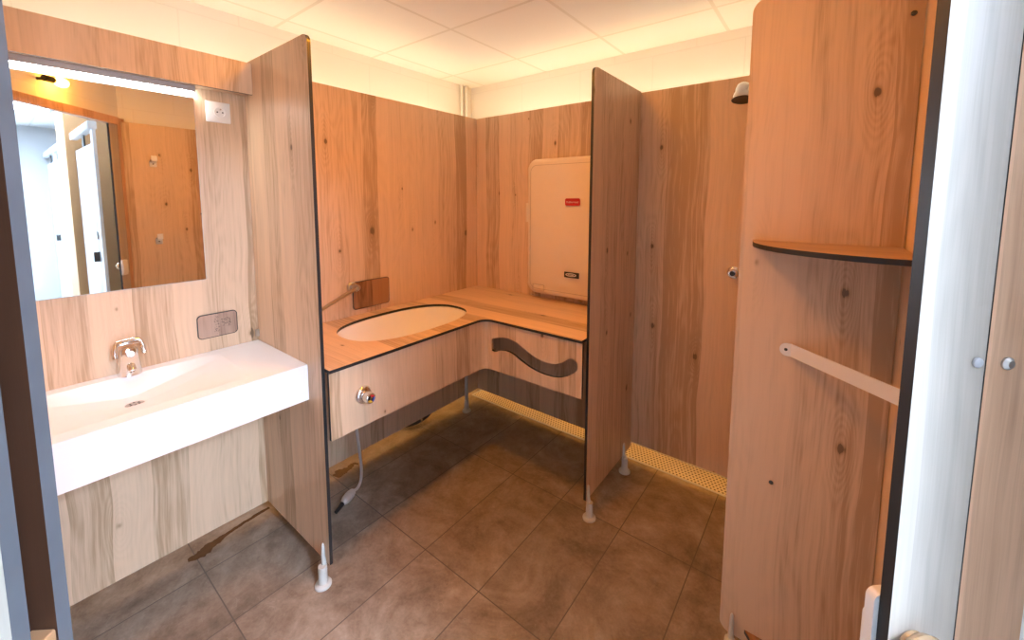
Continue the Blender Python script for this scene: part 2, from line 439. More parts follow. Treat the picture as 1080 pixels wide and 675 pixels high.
# painted wall above the doorway
struct(dbox('wall_entrance', -1.26, .13, -.09, .0, 2.121, H, ('block', 'block')))
struct(dbox('wall_entrance_side', -1.26, -.971, .0, TH, 0, 2.12, ('wood_door', 'core_grey')))

# corridor outside
struct(boxo('floor_corridor', (-1.2, -4.9, -.1), (6.4, -2.6, -.001), 'cor_floor'))
struct(boxo('floor_corridor_side', (2.75, -2.6, -.1), (6.4, -1.5, -.001), 'cor_floor'))
struct(slab('wall_corridor_end', [[(-4.9, 0), (-1.3, 0), (-1.3, H), (-4.9, H)], [(-2.85, .001), (-2.85, 2.19), (-1.99, 2.19), (-1.99, .001)]], .1, ((6.2, 0, 0), Y, Z, (1, 0, 0)), ('cor_wall', 'cor_wall')))
struct(boxo('wall_corridor_west', (-1.2, -4.9, 0), (-1.1, -2.42, H), 'cor_wall'))
struct(boxo('wall_corridor_far', (-1.2, -4.9, 0), (6.3, -4.78, H), 'cor_wall'))

# ------------------------------------------------------------------ door frame in the diagonal entrance
df = empty('door_frame', P(0, 0), 'pale doorway frame of laminate posts the view looks through', 'door frame'); df['kind'] = 'structure'
del df['label']; del df['category']
df.name = 'door_1'
pst = dbox('doorway_post', -.011, .0695, 0, TH, 0, 2.066, ('wood_white', 'core'), df)
dbox('doorway_post', -.97, -.8865, 0, TH, 0, 2.066, ('post_shade', 'core_grey'), df)
dbox('doorway_header', -.97, .060, -.012, .030, 2.0665, 2.1205, ('wood_door', 'wood_door'), df)
dbox('outer_stile', -1.20, -.866, -.053, -.040, 0, 2.12, ('wood_white', 'core_grey'), df)

struct(dbox('wall_entrance_outer', .0712, .42, 0, TH, 0, 2.12, ('wood_door', 'core')))

# ------------------------------------------------------------------ foot
foot_cache = {}
def foot_mesh(ox, oy):
    prof = [(.031, 0), (.0315, .006), (.0285, .011), (.020, .0145), (.0172, .022), (.0168, .060), (.0174, .064), (.0168, .068), (.0160, .0825), (0, .0835)]
    o = lathe('foot', prof, 'foot', n=28); me = o.data; bpy.data.objects.remove(o)
    bm = bmesh.new(); bm.from_mesh(me)
    tube_bm(bm, [(ox * .55, oy, .070), (ox * .6, oy, .088), (ox * .8, oy, .100), (ox, oy, .112), (ox, oy, .150), (ox, oy, .162), (ox, oy, .168)], [.0095, .0092, .0082, .0072, .0066, .0050, .0018], 16)
    bmesh.ops.recalc_face_normals(bm, faces=bm.faces); bm.to_mesh(me); bm.free()
    for p in me.polygons: p.use_smooth = True
    me.set_sharp_from_angle(angle=radians(40)); return me
def foot(parent, x, y, ox=0.0, oy=0.0):
    k = (ox, oy)
    if k not in foot_cache: foot_cache[k] = foot_mesh(ox, oy)
    o = bpy.data.objects.new('foot', foot_cache[k]); C.objects.link(o); o.location = (x, y, .0005)
    return world_child(o, parent)

# ------------------------------------------------------------------ partition screens
ps = empty('partition_panel', (.28, -1.4795, 0), 'tall oak laminate partition standing between the white sink and the bath counter', 'partition')
slab('panel', [rrect(.001, PH, .569, PT + .004, .03, 6, (0, 0, 1, 0))], TH, ((0, -1.4865, 0), X, Z, Y), ('wood_c', 'core'), ps)
foot(ps, .545, -1.504, -.009, .0085)
bk = boxo('wall_clip', (.003, -1.500, .9), (.016, -1.4868, .93), 'steel', ps)

ps2 = empty('partition_panel', (1.197, -.28, 0), 'tall oak laminate partition between the beige folding station and the shower', 'partition')
slab('panel', [rrect(-.554, PH, -.001, PT + .004, .03, 6, (0, 0, 0, 1))], TH, ((1.2035, 0, 0), Y, Z, (-1, 0, 0)), ('wood_screen', 'core'), ps2)
foot(ps2, 1.2195, -.548, -.0070, .0); foot(ps2, 1.2195, -.12, -.0070, .0)

ps3 = empty('partition_panel', (2.01, -.79, 0), 'wide warm oak laminate screen at right carrying a round-fronted shelf and metal bar', 'partition')
slab('panel', [rrect(1.832, .085, 2.198, PT + .004, .035, 8, (1, 0, 0, 1))], TH, ((0, -.80, 0), X, Z, Y), ('wood_d', 'core'), ps3)
foot(ps3, 1.868, -.818, .001, .0085)
for (sx, sz) in ((2.177, 1.976), (2.177, .25), (1.951, .66)):
    lathe('screw', [(.0, 0), (.006, 0), (.006, .002), (.0035, .0035), (0, .0035)], 'dark_metal', ((sx, -.8002, sz), (0, -1, 0)), ps3, n=14)

lf = empty('panel_support_foot', (.056, -.185, 0), 'grey support foot standing under the bath counter near the corner', 'foot')
o = bpy.data.objects.new('foot_post', foot_mesh(0.0, 0.0)); C.objects.link(o); o.parent = lf; o.location = (0, 0, .0005)
for v in o.data.vertices:
    v.co.z *= 1.0
tube('post_sleeve', [(.056, -.185, .08), (.056, -.185, .60)], .012, 'foot', lf)

# ------------------------------------------------------------------ pelmet with LED strip, mirror, socket, plaques
pel = empty('wood_pelmet', (.05, -1.95, 1.96), 'taupe wood beam boxed above the mirror on the left wall', 'beam')
slab('front_board', [[(-2.41, 1.960), (-1.4875, 1.960), (-1.4875, 2.088), (-2.41, 2.088)]], TH, ((.092, 0, 0), Y, Z, (-1, 0, 0)), ('wood_b', 'core'), pel)
slab('under_board', [[(.0005, -2.41), (.0785, -2.41), (.0785, -1.4875), (.0005, -1.4875)]], .01, ((0, 0, 1.968), X, Y, Z), ('wood', 'core'), pel)
slab('top_board', [[(.0005, -2.41), (.0785, -2.41), (.0785, -1.4875), (.0005, -1.4875)]], .01, ((0, 0, 2.070), X, Y, Z), ('wood', 'core'), pel)

led = empty('led_strip_light', (.02, -1.95, 1.95), 'thin white light strip glowing along the mirror top', 'light')
boxo('housing', (.001, -2.30, 1.952), (.034, -1.672, 1.9675), 'alu', led, .001)
boxo('lip', (.0345, -2.30, 1.9440), (.0375, -1.672, 1.9675), 'alu', led)
boxo('light_tube', (.005, -2.295, 1.9465), (.032, -1.676, 1.9518), 'led', led)

mir = empty('wall_mirror', (.004, -1.95, 1.19), 'large frameless rectangular mirror on the wall above the white sink', 'mirror')
boxo('glass', (.0012, -2.232, 1.191), (.007, -1.672, 1.925), 'mirror', mir)
boxo('edge_strip', (.0005, -2.2335, 1.1895), (.0062, -1.6705, 1.9265), 'alu', mir)

so = empty('wall_socket', (.006, -1.589, 1.88), 'white square electrical socket beside the top corner of the mirror', 'socket')
boxo('plate', (.0004, -1.633, 1.840), (.009, -1.546, 1.924), 'plastic', so, .003)
lathe('socket_insert', [(.021, .0), (.021, .0035), (.0185, .0035), (.017, .0012), (0, .0012)], 'plastic', ((.0091, -1.585, 1.882), X), so, n=32)
for dy, dz, r in ((-.0095, 0, .0028), (.0095, 0, .0028), (0, .010, .0026)):
    lathe('pin', [(0, 0), (r, 0), (r, .0014 if dz == 0 else .012), (0, .0014 if dz == 0 else .012)], 'black' if dz == 0 else 'chrome', ((.0104, -1.585 + dy, 1.882 + dz), X), so, n=12)

def plaque(name, y0, z0, y1, z1, r, mat, label):
    e = empty(name, (0.003, (y0 + y1) / 2, z0), label, 'sign')
    slab('plate', [rrect(y0, z0, y1, z1, r)], .0045, ((.0065, 0, 0), Y, Z, (-1, 0, 0)), (mat, 'core'), e)
    # thin dark border line engraved round the rim
    slab('border', [rrect(y0 - .0015, z0 - .0015, y1 + .0015, z1 + .0015, r), rrect(y0 + .0012, z0 + .0012, y1 - .0012, z1 - .0012, r - .002)[::-1]], .0062, ((.0068, 0, 0), Y, Z, (-1, 0, 0)), ('core', 'core'), e)
    return e
pl1 = plaque('instruction_plaque', -1.712, .940, -1.570, 1.0385, .016, 'plaque_pale', 'small rounded pale brown wood plaque with etched marks above the white sink')
def etched(y0, z0, y1, z1, seedv, n, parent):
    rnd = random.Random(seedv); bm = bmesh.new()
    for i in range(n):
        a = rnd.uniform(y0, y1); b = rnd.uniform(z0, z1); l = rnd.uniform(.002, .007); w = rnd.uniform(.0008, .0016)
        ang = rnd.choice((0, pi / 2, .7, -.7)) + rnd.uniform(-.2, .2)
        q = [(a + cos(ang) * l * s - sin(ang) * w * t2, b + sin(ang) * l * s + cos(ang) * w * t2) for s, t2 in ((-.5, -.5), (.5, -.5), (.5, .5), (-.5, .5))]
        bm.faces.new([bm.verts.new((.0069, aa, bb)) for aa, bb in q])
    me = bpy.data.meshes.new('m'); bm.to_mesh(me); bm.free()
    return world_child(link('etched_pictogram', me, None, ('pale_label',)), parent)
etched(-1.627, .975, -1.594, 1.014, 3, 70, pl1)
etched(-1.655, .950, -1.636, 1.025, 5, 45, pl1)
pl2 = plaque('spout_plaque', -1.010, .916, -.780, 1.068, .015, 'plaque', 'rounded reddish-brown wood plaque behind the bath spout')

# ------------------------------------------------------------------ washbasin
def sink():
    e = empty('washbasin', (.23, -1.95, .74), 'long white slab washbasin fixed on the wall under the mirror', 'sink')
    x0, x1, y0, y1, zt, zb = .001, .467, -2.409, -1.4885, .880, .738
    cy, dx = -1.95, .19
    def depth(x, y):
        a = max(0., 1 - abs(y - cy) / .285)
        lng = 1 - (1 - a) ** 1.25 if a < 1 else 1.0
        lng = min(1, a * 1.08)
        # across
        if x < .050 or x > .405: return 0.
        if x < dx:
            t = (x - .050) / (dx - .050); b = min(1, (t * 2.3)) ** .8
            b = b * .9 + .1 * t
        else:
            t = (.405 - x) / (.405 - dx); b = t ** .75
        lim = lng
        d = .062 * lim * b
        # rim line that always drops a touch
        e2 = min((x - .050), (.405 - x), (y - (-2.235)), (-1.665 - y))
        if e2 > 0: d = max(d, min(.0022, e2 * .4))
        return d
    nx, ny = 90, 170; bm = bmesh.new(); g = []
    def yy(j): return y0 + (y1 - y0) * j / ny
    def xx(i): return x0 + (x1 - x0) * i / nx
    for i in range(nx + 1):
        row = []
        for j in range(ny + 1):
            x, y = xx(i), yy(j)
            row.append(bm.verts.new((x, y, zt - depth(x, y))))
        g.append(row)
    for i in range(nx):
        for j in range(ny):
            bm.faces.new([g[i][j], g[i + 1][j], g[i + 1][j + 1], g[i][j + 1]])
    # outer skirt, slightly softened top arris
    loop = [g[i][0] for i in range(nx + 1)] + [g[nx][j] for j in range(1, ny + 1)] + [g[i][ny] for i in range(nx - 1, -1, -1)] + [g[0][j] for j in range(ny - 1, 0, -1)]
    low = [bm.verts.new((v.co.x, v.co.y, zb)) for v in loop]
    n = len(loop)
    for k in range(n): bm.faces.new([loop[k], low[k], low[(k + 1) % n], loop[(k + 1) % n]])
    bm.faces.new(low)
    b = link('basin', finish(bm, True, 30), None, ('resin',)); world_child(b, e)
    zd = zt - depth(dx + .002, cy)
    dr = lathe('drain', [(0, 0), (.024, 0), (.026, .0015), (.022, .0028), (0, .0028)], 'steel', ((dx + .004, cy, zd + .0004), Z), e, n=28)
    for a in range(6):
        lathe('drain_hole', [(0, 0), (.0032, 0), (.0032, .0005), (0, .0005)], 'black', ((dx + .004 + .013 * cos(a * pi / 3), cy + .013 * sin(a * pi / 3), zd + .0033), Z), e, n=10)
    return e
sink()

# tap
tp = empty('basin_tap', (.045, -1.932, .88), 'chrome push tap with a looped lever standing on the white washbasin', 'tap')
bm = bmesh.new()
secs = [(.030, .034, .038, .8805), (.031, .0335, .035, .892), (.036, .030, .029, .925), (.042, .027, .025, .955), (.048, .025, .022, .975), (.050, .019, .015, .984)]
rings = []
for (cx, hw, hd, z) in secs:
    ring = []
    for k in range(24):
        a = 2 * pi * k / 24; q = 3.2
        ca, sa = cos(a), sin(a)
        ring.append(bm.verts.new((cx + hd * math.copysign(abs(ca) ** (2 / q), ca), -1.932 + hw * math.copysign(abs(sa) ** (2 / q), sa), z)))
    rings.append(ring)
for a, b in zip(rings, rings[1:]):
    for k in range(24): bm.faces.new([a[k], a[(k + 1) % 24], b[(k + 1) % 24], b[k]])
bm.faces.new(rings[0][::-1]); bm.faces.new(rings[-1])
world_child(link('tap_body', finish(bm, True, 50), None, ('chrome',)), tp)
lathe('spout', [(0, 0), (.012, 0), (.0125, .020), (.0100, .026), (.0085, .026), (.0085, .023), (0, .023)], 'chrome', ((.062, -1.932, .918), (.80, 0, -.60)), tp, n=22)
lathe('button', [(0, 0), (.0125, 0), (.0125, .006), (.010, .009), (0, .009)], 'steel', ((.068, -1.932, .962), (.92, 0, .35)), tp, n=22)
lv = [(.066, -1.972, .955), (.056, -1.971, .982), (.048, -1.967, 1.000), (.045, -1.960, 1.0065), (.044, -1.950, 1.009), (.044, -1.914, 1.009), (.045, -1.904, 1.0065), (.048, -1.897, 1.000), (.056, -1.893, .982), (.066, -1.892, .955)]
bm = bmesh.new(); tube_bm(bm, lv, .0075, 12); world_child(link('lever', finish(bm, True, 50), None, ('chrome',)), tp)
boxo('lever_bridge', (.026, -1.962, .9925), (.052, -1.902, 1.002), 'chrome', tp, .003)

# ------------------------------------------------------------------ bath counter
ct = empty('bath_counter', (.3, -.7, .6), 'L-shaped oak laminate counter with an oval opening for the bath', 'counter')
ZC = .884
oval = superell(.300, -.880, .216, .362, 2.5, 72)
outer = [(.0008, -1.4725), (.602, -1.4725), (.602, -.66)]
for i in range(1, 8):
    a = i / 8 * pi / 2; outer.append((.602 + .06 * (1 - cos(a)), -.60 - .06 * (1 - sin(a))))
outer += [(.662, -.60), (1.1895, -.60), (1.1895, -.0008), (.0008, -.0008)]
slab('worktop', [outer, oval[::-1]], -TH, ((0, 0, ZC), X, Y, Z), ('wood_counter', 'core'), ct)
slab('side_apron', [[(-1.4725, .604), (-.645, .604), (-.645, ZC - TH - .001), (-1.4725, ZC - TH - .001)]], TH, ((.596, 0, 0), Y, Z, (-1, 0, 0)), ('wood_b', 'core'), ct)
# wave-shaped hand hole in the far apron
mid = [(.655, .745), (.70, .762), (.75, .768), (.80, .762), (.86, .742), (.92, .722), (.98, .712), (1.04, .710), (1.09, .722), (1.13, .745)]
mid = [(a, b) for a, b in [(.662, .742), (.705, .760), (.755, .766), (.805, .756), (.860, .732), (.920, .710), (.985, .700), (1.045, .703), (1.095, .722), (1.135, .752)]]
ms = spline([(a, b, 0) for a, b in mid], 5); hw = .034
L, R_ = [], []
for i, p in enumerate(ms):
    d = (ms[min(i + 1, len(ms) - 1)] - ms[max(i - 1, 0)]).normalized(); nn = Vector((-d.y, d.x, 0))
    w = hw * (1 + .06 * sin(i / len(ms) * pi * 2))
    L.append(p + nn * w); R_.append(p - nn * w)
def cap(c, d, s):
    out = []; a0 = math.atan2(d.y, d.x)
    for k in range(1, 8):
        a = a0 + s * (pi / 2 - pi * k / 8); out.append(Vector((c.x + hw * cos(a), c.y + hw * sin(a), 0)))
    return out
wave = R_ + cap(ms[-1], (ms[-1] - ms[-2]).normalized(), -1) + L[::-1] + cap(ms[0], (ms[0] - ms[1]).normalized(), -1)
wave = [(p.x, p.y) for p in wave]
slab('far_apron', [[(.6, .604), (1.1895, .604), (1.1895, ZC - TH - .001), (.6, ZC - TH - .001)], wave], TH, ((0, -.592, 0), X, Z, Y), ('wood_c', 'core'), ct)
bmv = [];
fil = slab('corner_apron', [[(.583, -.645), (.596, -.645), (.598, -.62), (.605, -.603), (.62, -.594), (.645, -.592), (.645, -.579), (.60, -.579), (.583, -.60)]], ZC - TH - .001 - .604, ((0, 0, .604), X, Y, Z), ('wood_b', 'wood_b'), ct)

# bath shell
bt = empty('bath_tub', (.30, -.88, .66), 'white oval baby bath sunk into the oak counter', 'bath')
bm = bmesh.new(); rings = []
def scaled(k, z, cx=.300, cy=-.880, q=2.5): return [bm.verts.new((cx + (a - cx) * k[0], cy + (b - cy) * k[1], z)) for a, b in superell(cx, cy, .216, .362, q, 72)]
prof = [((1.10, 1.06), ZC - TH - .003), ((1.012, 1.008), ZC - TH - .0035), ((.995, .997), ZC - .022), ((.97, .985), ZC - .06), ((.93, .955), ZC - .11), ((.86, .90), ZC - .165), ((.76, .82), ZC - .195), ((.55, .62), ZC - .208), ((.25, .3), ZC - .213)]
for k, z in prof: rings.append(scaled(k, z))
for a, b in zip(rings, rings[1:]):
    for k in range(72): bm.faces.new([a[k], a[(k + 1) % 72], b[(k + 1) % 72], b[k]])
bm.faces.new(rings[-1])
me = finish(bm, True, 60); sh = link('shell', me, None, ('ceramic',))
md = sh.modifiers.new('s', 'SOLIDIFY'); md.thickness = .006; md.offset = -1
world_child(sh, bt)
lathe('bath_drain', [(0, 0), (.024, 0), (.022, .003), (0, .003)], 'chrome', ((.30, -.88, ZC - .2065), Z), bt)

# bath spout: bent chrome pipe out of the wall plate
spt = empty('bath_spout', (.02, -1.00, 1.05), 'long bent brushed chrome spout reaching over the oval bath', 'spout')
lathe('flange', [(0, 0), (.030, 0), (.030, .004), (.024, .010), (0, .010)], 'steel', ((.0072, -1.018, 1.045), X), spt, n=28)
tube('elbow', spline([(.012, -1.018, 1.045), (.045, -1.018, 1.050), (.068, -1.022, 1.052), (.085, -1.040, 1.052)], 6), .017, 'steel', spt, 18)
tube('pipe', spline([(.083, -1.036, 1.053), (.100, -1.065, 1.050), (.175, -1.19, 1.038), (.26, -1.33, 1.022), (.30, -1.385, 1.012), (.32, -1.40, .99)], 6), .0085, 'steel', spt, 14)
lathe('nozzle', [(0, 0), (.011, 0), (.011, .02), (.008, .024), (0, .024)], 'chrome', ((.319, -1.398, .994), (.05, -.05, -1)), spt)

# bath mixer knob
kb = empty('bath_mixer_knob', (.60, -1.335, .735), 'round chrome mixer knob with coloured face on the counter front', 'knob')
ky, kz = -1.335, .738
lathe('rose', [(0, 0), (.036, 0), (.036, .004), (.033, .010), (.026, .014), (.020, .015), (0, .015)], 'chrome', ((.5965, ky, kz), X), kb, n=36)
lathe('grip', [(.017, 0), (.0185, .004), (.0215, .012), (.0225, .032), (.0205, .041), (.0155, .044), (0, .0445)], 'chrome', ((.611, ky, kz), X), kb, n=32)
for i, (m_, a0) in enumerate((('red', 20), ('blue', -70), ('yellow', 200), ('black', 110))):
    bm = bmesh.new(); n = 10; inn, outv = [], []
    for k in range(n + 1):
        a = radians(a0 + 84 * k / n)
        inn.append(bm.verts.new((.6568, ky + .007 * cos(a), kz + .007 * sin(a)))); outv.append(bm.verts.new((.6562, ky + .0155 * cos(a), kz + .0155 * sin(a))))
    for k in range(n): bm.faces.new([inn[k], inn[k + 1], outv[k + 1], outv[k]])
    me = finish(bm); o = link('colour_mark', me, None, (m_,)); world_child(o, kb)
    o['label'] = {'red': 'red', 'blue': 'blue', 'yellow': 'yellow', 'black': 'black'}[m_] + ' sector mark on the knob face'

# shower hose under the counter and its hand shower lying on the floor
hs = empty('hand_shower', (.18, -1.15, 0), 'chrome shower hose with its head lying on the floor under the counter', 'shower hose')
tube('hose', spline([(.185, -1.150, .66), (.182, -1.140, .50), (.176, -1.118, .32), (.166, -1.098, .16), (.158, -1.090, .08), (.160, -1.098, .035), (.172, -1.122, .016), (.186, -1.152, .022)], 10), .0075, 'polished', hs, 12)
lathe('shower_head', [(0, -.046), (.010, -.045), (.017, -.036), (.022, -.020), (.0235, -.002), (.0222, -.001), (.0222, .001), (.0235, .002), (.022, .022), (.016, .038), (.009, .046), (0, .047)], 'polished', ((.205, -1.195, .0245), (.42, -.9, 0)), hs, n=28)
tube('head_stem', [(.226, -1.240, .0245), (.236, -1.262, .020), (.246, -1.285, .018)], [.012, .010, .009], 'black', hs, 14)

# black waste hose under panelling
wh = empty('waste_hose', (-.06, -.5, 0), 'black rubber waste hose with a metal ring lying under the bath panelling', 'hose')
pts = spline([(-.124, -.620, .012), (-.098, -.593, .020), (-.075, -.560, .032), (-.056, -.497, .047), (-.050, -.452, .066), (-.054, -.418, .100), (-.07, -.40, .20), (-.08, -.39, .40)], 8)
rs = [.003 + .0165 * min(1, i / 18) for i in range(len(pts))]
tube('rubber_pipe', pts, rs, 'rubber', wh, 14)
d = (pts[23] - pts[22]).normalized()
lathe('clamp_ring', [(.0195, -.006), (.0225, -.006), (.0225, .006), (.0195, .006)], 'chrome', (pts[22], d), wh, n=24)

# ------------------------------------------------------------------ drain channel in the floor
gr = empty('floor_drain_grate', (.8, .095, 0), 'long cream perforated drain grate along the back wall floor', 'drain grate')
boxo('cover', (-.07, .022, .001), (2.15, .165, .004), 'grate', gr, .001)
slab('rim', [rrect(-.085, .010, 2.165, .177), rrect(-.072, .0205, 2.152, .1665)[::-1]], .003, ((0, 0, .0005), X, Y, Z), ('alu', 'alu'), gr)

# ------------------------------------------------------------------ folding changing station
cs = empty('changing_station', (.81, -.05, .93), 'beige plastic folding changing station hung on the back wall above the counter', 'changing table')
def station():
    x0, x1, z0, z1 = .520, 1.100, .925, 1.765
    bm = bmesh.new()
    # side profile: depth grows to the middle, tucks in at the bottom
    lev = [(z0, .060), (z0 + .03, .088), (z0 + .10, .098), (z0 + .45, .100), (z1 - .06, .098), (z1 - .02, .088), (z1, .070)]
    n = 40; outl = []
    def arch(x): t = (x - (x0 + x1) / 2) / ((x1 - x0) / 2); return z1 + .018 * (1 - t * t)
    base = rrect(x0, z0, x1, z1, .055, 8)
    def remap(a, b): return (a, b + (.020 * (1 - ((a - .81) / .29) ** 2)) * max(0, (b - z0) / (z1 - z0)))
    base = [remap(a, b) for a, b in base]
    cx, cz = .81, (z0 + z1) / 2
    rings = []
    for (inset, dep) in ((0, .0008), (0, .045), (.001, .048), (0.0, .051), (0, .082), (.004, .091), (.011, .097), (.022, .100)):
        ring = []
        for a, b in base:
            u, v = a - cx, b - cz
            u *= 1 - inset / .29; v *= 1 - inset / .42
            yb = dep
            if b < z0 + .06: yb = dep * (.80 + .20 * max(0, (b - z0) / .06))
            ring.append(bm.verts.new((cx + u, -yb, cz + v)))
        rings.append(ring)
    for a, b in zip(rings, rings[1:]):
        m = len(a)
        for k in range(m): bm.faces.new([a[k], a[(k + 1) % m], b[(k + 1) % m], b[k]])
    bm.faces.new(rings[0]); bm.faces.new(rings[-1])
    world_child(link('body', finish(bm, True, 35), None, ('station',)), cs)
station()
fr = slab('rim_groove', [rrect(.548, .960, 1.072, 1.735, .045, 8), rrect(.5505, .9625, 1.0695, 1.7325, .043, 8)[::-1]], .0015, ((0, -.1012, 0), X, Z, Y), ('station_d', 'station_d'), cs)
boxo('latch', (.5075, -.094, 1.38), (.5255, -.045, 1.50), 'station', cs, .003)
boxo('hinge_clip', (.575, -.101, .955), (.650, -.0850, .985), 'station', cs, .003)
slab('hinge_notch', [rrect(.570, .950, .655, .990, .004), rrect(.573, .9505, .652, .987, .003)[::-1]], .002, ((0, -.1015, 0), X, Z, Y), ('station_d', 'station_d'), cs)
bdg = slab('red_badge', [rrect(.802, 1.487, .900, 1.530, .010)], .004, ((0, -.1045, 0), X, Z, Y), ('red', 'red'), cs); bdg['label'] = 'red maker badge'
text('badge_lettering', 'Rubbermaid', .0165, ((.851, -.1049, 1.508), X, Z), 'badge_txt', bdg)
bdg2 = slab('black_badge', [rrect(.802, 1.058, .902, 1.092, .003)], .003, ((0, -.1038, 0), X, Z, Y), ('badge', 'badge'), cs); bdg2['label'] = 'small black badge'
slab('badge_oval', [superell(.848, 1.0755, .036, .0095, 2.2, 28), superell(.848, 1.0755, .030, .0060, 2.2, 28)[::-1]], .0008, ((0, -.1046, 0), X, Z, Y), ('badge_txt', 'badge_txt'), bdg2)
slab('badge_dash', [rrect(.826, 1.0735, .868, 1.0775, .0015)], .0008, ((0, -.1046, 0), X, Z, Y), ('badge_txt', 'badge_txt'), bdg2)

# ------------------------------------------------------------------ shower
sh_ = empty('wall_shower', (1.705, -.07, 2.0), 'chrome dome shower head high on the back panelling', 'shower head')
lathe('wall_plate', [(0, 0), (.030, 0), (.030, .006), (.02, .012), (0, .012)], 'plastic', ((1.705, -.0008, 2.035), (0, -1, 0)), sh_)
tube('arm', spline([(1.705, -.010, 2.035), (1.705, -.04, 2.038), (1.705, -.075, 2.032), (1.705, -.098, 2.012)], 6), .020, 'plastic', sh_, 18)
lathe('dome', [(0, .062), (.016, .060), (.030, .048), (.036, .028), (.037, .010), (.041, .008), (.046, -.010), (.046, -.018)], 'chrome', ((1.707, -.105, 1.985), (.0, .22, 1)), sh_, n=32)
lathe('spray_face', [(0, -.012), (.044, -.012), (.0445, -.019), (0, -.019)], 'dark_metal', ((1.707, -.105, 1.985), (.0, .22, 1)), sh_, n=32)
sv = empty('shower_push_valve', (1.69, -.01, 1.165), 'round chrome push button valve on the back panelling beside the screen', 'valve')
lathe('rose', [(0, 0), (.030, 0), (.030, .004), (.025, .010), (.019, .012), (0, .012)], 'chrome', ((1.692, -.0008, 1.170), (0, -1, 0)), sv, n=32)
lathe('button', [(.018, 0), (.020, .003), (.021, .022), (.018, .030), (.0135, .031), (.0135, .027), (0, .026)], 'chrome', ((1.692, -.0128, 1.170), (0, -1, 0)), sv, n=30)
lathe('button_cap', [(0, 0), (.0122, 0), (.0105, .004), (0, .005)], 'dark_metal', ((1.692, -.0395, 1.170), (0, -1, 0)), sv, n=24)

# ------------------------------------------------------------------ corner shelf, foot rest, metal bar
def quarter(x0, yw, rx, ry, q, n=22):
    o = [(2.1975, yw)]
    for k in range(n + 1):
        a = pi / 2 * k / n
        o.append((2.1975 - rx * cos(a) ** (2 / q), yw - ry * sin(a) ** (2 / q)))
    return o
M['wood_shelf'] = wood('shelf_laminate', light=(.42, .27, .16), dark=(.20, .12, .07), seed=4.4, horiz=True)
shf = slab('corner_shelf', [quarter(0, -.8008, .330, .285, 2.15)], -TH, ((0, 0, 1.4035), X, Y, Z), ('wood_shelf', 'core'))
tag(shf, 'dark-edged round-fronted corner shelf on the right-hand oak screen', 'shelf')
ft = slab('foot_rest', [[(1.905, -.8008), (1.925, -.824), (2.17, -1.09), (2.1975, -1.09), (2.1975, -.8008)]], -TH, ((0, 0, .127), X, Y, Z), ('plaque', 'core'))
tag(ft, 'dark triangular corner foot rest low against the right-hand screen', 'foot rest')
mb = empty('metal_bar', (2.08, -.9, 1.06), 'flat grey metal bar set across the corner below the round shelf', 'bar')
bm = bmesh.new()
a, b = Vector((1.976, -.8024, 0)), Vector((2.1985, -1.010, 0)); dd = (b - a).normalized(); pp = Vector((dd.y, -dd.x, 0)) * .003
zb0, zb1 = 1.0665, 1.1045
for (q0, q1) in ((a, b),):
    v = [bm.verts.new((p.x, p.y, z)) for p, z in ((q0, zb0), (q1, zb0), (q1, zb1), (q0, zb1))]
    w = [bm.verts.new((p.x - pp.x, p.y - pp.y, z)) for p, z in ((q0, zb0), (q1, zb0), (q1, zb1), (q0, zb1))]
    bm.faces.new(v); bm.faces.new(w[::-1])
    for k in range(4): bm.faces.new([v[k], v[(k + 1) % 4], w[(k + 1) % 4], w[k]])
world_child(link('bar', finish(bm), None, ('bar',)), mb)
slab('end_tab', [rrect(1.950, zb0, 1.9775, zb1, .0185, 8, (1, 0, 0, 1))], .003, ((0, -.8038, 0), X, Z, Y), ('plastic', 'alu'), mb)
lathe('screw', [(0, 0), (.0045, 0), (.004, .002), (0, .0025)], 'dark_metal', ((1.966, -.8040, 1.0855), (0, -1, 0)), mb, n=14)

# ------------------------------------------------------------------ right wall fittings
def hook(z, label):
    e = empty('coat_hook', (2.199, -1.372, z - .06), label, 'hook', 'white coat hooks seen in the mirror')
    y = -1.372
    boxo('back_plate', (2.1935, y - .022, z - .062), (2.1995, y + .022, z - .018), 'plastic', e, .002)
    boxo('hook_arm', (2.155, y - .018, z - .022), (2.1995, y + .018, z - .010), 'steel', e, .002)
    boxo('hook_tip', (2.150, y - .018, z - .020), (2.160, y + .018, z + .022), 'plastic', e, .002)
    lathe('screw', [(0, 0), (.005, 0), (.004, .002), (0, .002)], 'dark_metal', ((2.1934, y, z - .040), (-1, 0, 0)), e, n=12)
hook(1.835, 'upper white coat hook on the right wall, seen in the mirror')
hook(1.225, 'lower white coat hook on the right wall, seen in the mirror')

lt = empty('latch_keeper', P(0, .03, 1.0), 'white plastic latch keeper on the inner side of the right doorway post', 'latch')
def dboxr(name, s0, s1, o0, o1, z0, z1, mat, parent, r):
    ob = slab(name, [rrect(s0, z0, s1, z1, r, 6)], o1 - o0, (P(0, o0), D, Z, N), (mat, mat), parent)
    md = ob.modifiers.new('b', 'BEVEL'); md.width = .003; md.segments = 2; md.limit_method = 'ANGLE'; return ob
dboxr('keeper_plate', -.0165, .036, TH + .0008, TH + .012, .955, 1.068, 'plastic', lt, .010)
dboxr('bolt_pocket', -.012, .030, TH + .0125, TH + .018, .975, 1.035, 'plastic', lt, .006)

